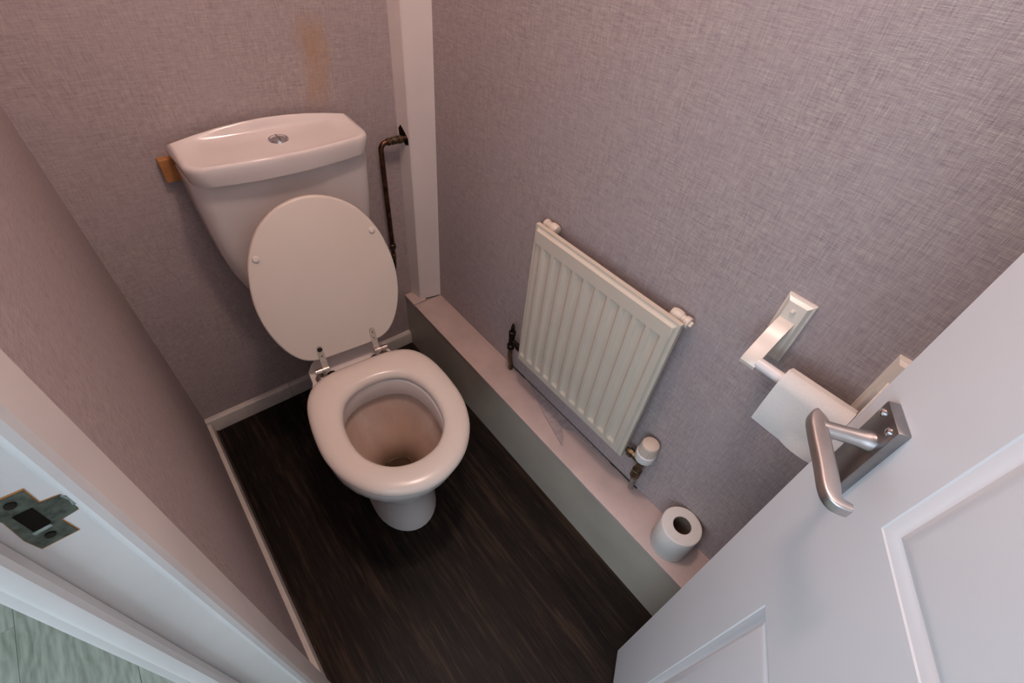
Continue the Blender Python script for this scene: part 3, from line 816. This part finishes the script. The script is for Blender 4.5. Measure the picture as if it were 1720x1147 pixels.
# thermostatic valve at the near bottom corner
bm = bmesh.new()
lathe(bm, [(0.0075, 0.0), (0.0075, 0.008), (0.0118, 0.0085), (0.0118, 0.020), (0.0090, 0.0205), (0.0090, 0.045)], LR(0.679, 0.2620, 0.366), (0, -1, 0), 8)
lathe(bm, [(0.0080, -0.062), (0.0122, -0.060), (0.0122, -0.034), (0.0092, -0.032), (0.0092, -0.026), (0.0092, -0.022), (0.0098, 0.012), (0.0128, 0.014), (0.0128, 0.024)], LR(0.679, 0.2135, 0.366), (0, 0, 1), 12)
tv = finish('thermostatic_valve', bm, 'brass', rad); tv['label'] = 'tarnished brass valve body with a white thermostatic head'
bm = bmesh.new()
lathe(bm, [(0.0150, 0.022), (0.0228, 0.024), (0.0236, 0.026), (0.0236, 0.047), (0.0222, 0.049), (0.015, 0.0495)], LR(0.679, 0.2135, 0.366), (0, 0, 1), 36)
finish('head_collar', bm, 'trv_white', tv)
bm = bmesh.new()
o = Vector(LR(0.679, 0.2135, 0.366)); n = 72; rings = []
for r, z, rib in ((0.0212, 0.0490, 0), (0.0220, 0.0502, 1), (0.0208, 0.074, 1), (0.0204, 0.0785, 0), (0.0188, 0.0820, 0), (0.014, 0.0838, 0), (0.004, 0.0842, 0)):
    rings.append([(o.x + (r - (0.0018 if rib and k % 4 in (0,) else 0)) * math.cos(2 * pi * k / n), o.y + (r - (0.0018 if rib and k % 4 in (0,) else 0)) * math.sin(2 * pi * k / n), o.z + z) for k in range(n)])
loft(bm, rings)
finish('head_cap', bm, 'trv_cap', tv, angle=35)
bm = bmesh.new(); tube(bm, [LR(*p) for p in spline([(0.679, 0.2135, 0.310), (0.682, 0.2135, 0.28), (0.690, 0.213, 0.25), (0.693, 0.2125, BZ + 0.001)], 5, False)], 0.0068)
finish('pipe_tail', bm, 'putty', rad)

# ------------------------------------------------------------------ toilet roll on the boxing
def roll_mesh(bm, r_o, r_i, h):
    n = 56; rings = []
    for r, z in ((r_i, 0.0), (r_o - 0.002, 0.0), (r_o, 0.002), (r_o, h - 0.003), (r_o - 0.0012, h - 0.0008), (r_o - 0.004, h), (r_i + 0.0012, h), (r_i + 0.0012, h - 0.001)):
        ring = []
        for k in range(n):
            a = 2 * pi * k / n
            dent = 1 + 0.012 * math.sin(2 * a + 0.6) + 0.006 * math.sin(5 * a)
            ring.append((r * dent * math.cos(a), r * dent * math.sin(a), z))
        rings.append(ring)
    R__ = loft(bm, rings, False, False)
    return R__
roll = thing('toilet_roll', (0.659, 0.0595, BZ), 'full white toilet roll standing upright on the boxing beside the door', 'toilet roll')
bm = bmesh.new(); roll_mesh(bm, 0.0465, 0.0200, 0.097); finish('paper', bm, 'tissue', roll, angle=50)
bm = bmesh.new(); rings = []
for r, z in ((0.0212, 0.0), (0.0212, 0.0962), (0.0198, 0.0962), (0.0198, 0.0)):
    rings.append([(r * math.cos(2 * pi * k / 40), r * math.sin(2 * pi * k / 40), z) for k in range(40)])
loft(bm, rings + [rings[0]], False, False)
finish('cardboard_core', bm, 'core', roll)

# ------------------------------------------------------------------ roll holder on the wall
hold = thing('toilet_roll_holder', (XR, 0.045, 0.815), 'cream toilet roll holder fixed to the right wall behind the door', 'roll holder')
def LH(x, y, z): return (x - XR, y - 0.045, z - 0.815)
AX = (0.634, 0.848)          # roller axis x, z
for yc in (0.1235, -0.0345):
    bm = bmesh.new(); rings = []
    for ins_, dx in ((0.0, 0.0), (0.0, 0.0045), (0.0022, 0.0060), (0.0030, 0.0060), (0.0075, 0.0115), (0.0095, 0.0120)):
        y0, y1, z0, z1 = yc - 0.022 + ins_, yc + 0.022 - ins_, 0.814 + ins_, 0.932 - ins_
        rings.append([LH(XR - 0.0002 - dx, y, z) for y, z in ((y0, z0), (y1, z0), (y1, z1), (y0, z1))])
    loft(bm, rings)
    bp_ = finish('back_plate', bm, 'holder', hold, angle=15)
    bm = bmesh.new(); path = [(XR - 0.011, 0.893), (XR - 0.022, 0.8895), (XR - 0.040, 0.8785), (XR - 0.058, 0.864), (AX[0] + 0.002, 0.8545), (AX[0] - 0.006, 0.8475), (AX[0] - 0.0105, 0.840)]
    # outer skin of the arm, rounded round the roller end, and a lower skin back to the plate
    lower = [(AX[0] - 0.0085, 0.8330), (AX[0] - 0.001, 0.8300), (AX[0] + 0.0095, 0.8365), (AX[0] + 0.030, 0.8560), (XR - 0.022, 0.8680), (XR - 0.011, 0.8700)]
    prof = [tuple(v) for v in spline(path, 4, False)] + [tuple(v) for v in spline(lower, 4, False)]
    rings = []
    for yy, k in ((-0.0122, 0.995), (-0.0112, 1.0), (0.0112, 1.0), (0.0122, 0.995)):
        cxp = sum(p[0] for p in prof) / len(prof); czp = sum(p[1] for p in prof) / len(prof)
        rings.append([LH(cxp + (x - cxp) * (k if k == 1 else 0.985), yc + (0.002 if yc > 0 else -0.0026) + yy, czp + (z - czp) * k) for x, z in prof])
    loft(bm, rings)
    finish('arm', bm, 'holder', hold, angle=40)
    bm = bmesh.new()
    lathe(bm, [(0.0042, 0.0), (0.0040, 0.0025), (0.0025, 0.0042), (0.0006, 0.0048)], LH(XR - 0.0118, yc + 0.0015, 0.911), (-1, 0, 0), 16)
    finish('screw_cap', bm, 'holder', bp_)
bm = bmesh.new()
tube(bm, [LH(AX[0], 0.116, AX[1] - 0.004), LH(AX[0], 0.045, AX[1] - 0.004), LH(AX[0], -0.027, AX[1] - 0.004)], 0.0092, 20)
finish('roller', bm, 'roller', hold)
# nearly used roll with its sheet hanging in front
hroll = thing('toilet_roll', (AX[0], 0.0252, AX[1] - 0.004), 'nearly used white toilet roll on the wall holder with a sheet hanging down', 'toilet roll')
bm = bmesh.new(); rings = []
n = 40
RR = 0.0225
for r, yy in ((0.0105, 0.048), (RR - 0.001, 0.0485), (RR, 0.0475), (RR, -0.0475), (RR - 0.001, -0.0485), (0.0105, -0.048)):
    rings.append([(r * math.cos(2 * pi * k / n), yy, r * math.sin(2 * pi * k / n)) for k in range(n)])
loft(bm, rings + [rings[0]], False, False)
finish('paper', bm, 'tissue', hroll, angle=50)
# hanging sheet: leaves the roll at its room side and drops
bm = bmesh.new()
prof = [(RR * math.cos(a) * 1.015, RR * math.sin(a) * 1.015) for a in [pi / 2 + (pi / 2) * k / 8 for k in range(9)]]
for k in range(1, 15):
    t_ = k / 14
    prof.append((-RR * 1.015 - 0.006 * math.sin(t_ * 1.6) + 0.004 * t_ * t_, -0.077 * t_))
front, back = [], []
nw = 14
for i, (x, z) in enumerate(prof):
    row = []
    for j in range(nw + 1):
        y = -0.049 + 0.098 * j / nw
        rip = 0.0010 * math.sin(j * 0.45 + i * 0.2) * min(1, max(0, (i - 8) / 10))
        z_ = z
        # a crease lifts the lower corner nearest the door
        lift = 0.006 * max(0.0, 1 - ((y + 0.03) / 0.03) ** 2) * max(0, (i - 17) / 5)
        row.append((x - rip - lift, y, z_))
    front.append(row)
V1 = [[bm.verts.new(p) for p in r] for r in front]
V2 = [[bm.verts.new((p[0] + 0.0008, p[1], p[2] - (0.0008 if i < 5 else 0))) for p in r] for i, r in enumerate(front)]
for A, flip in ((V1, 0), (V2, 1)):
    for i in range(len(A) - 1):
        for j in range(nw):
            bm.faces.new((A[i][j], A[i][j + 1], A[i + 1][j + 1], A[i + 1][j]))
for i in range(len(V1) - 1):
    for j in (0, nw): bm.faces.new((V1[i][j], V1[i + 1][j], V2[i + 1][j], V2[i][j]))
for j in range(nw):
    for i in (0, len(V1) - 1): bm.faces.new((V1[i][j], V1[i][j + 1], V2[i][j + 1], V2[i][j]))
finish('hanging_sheet', bm, 'tissue', hroll, angle=60)
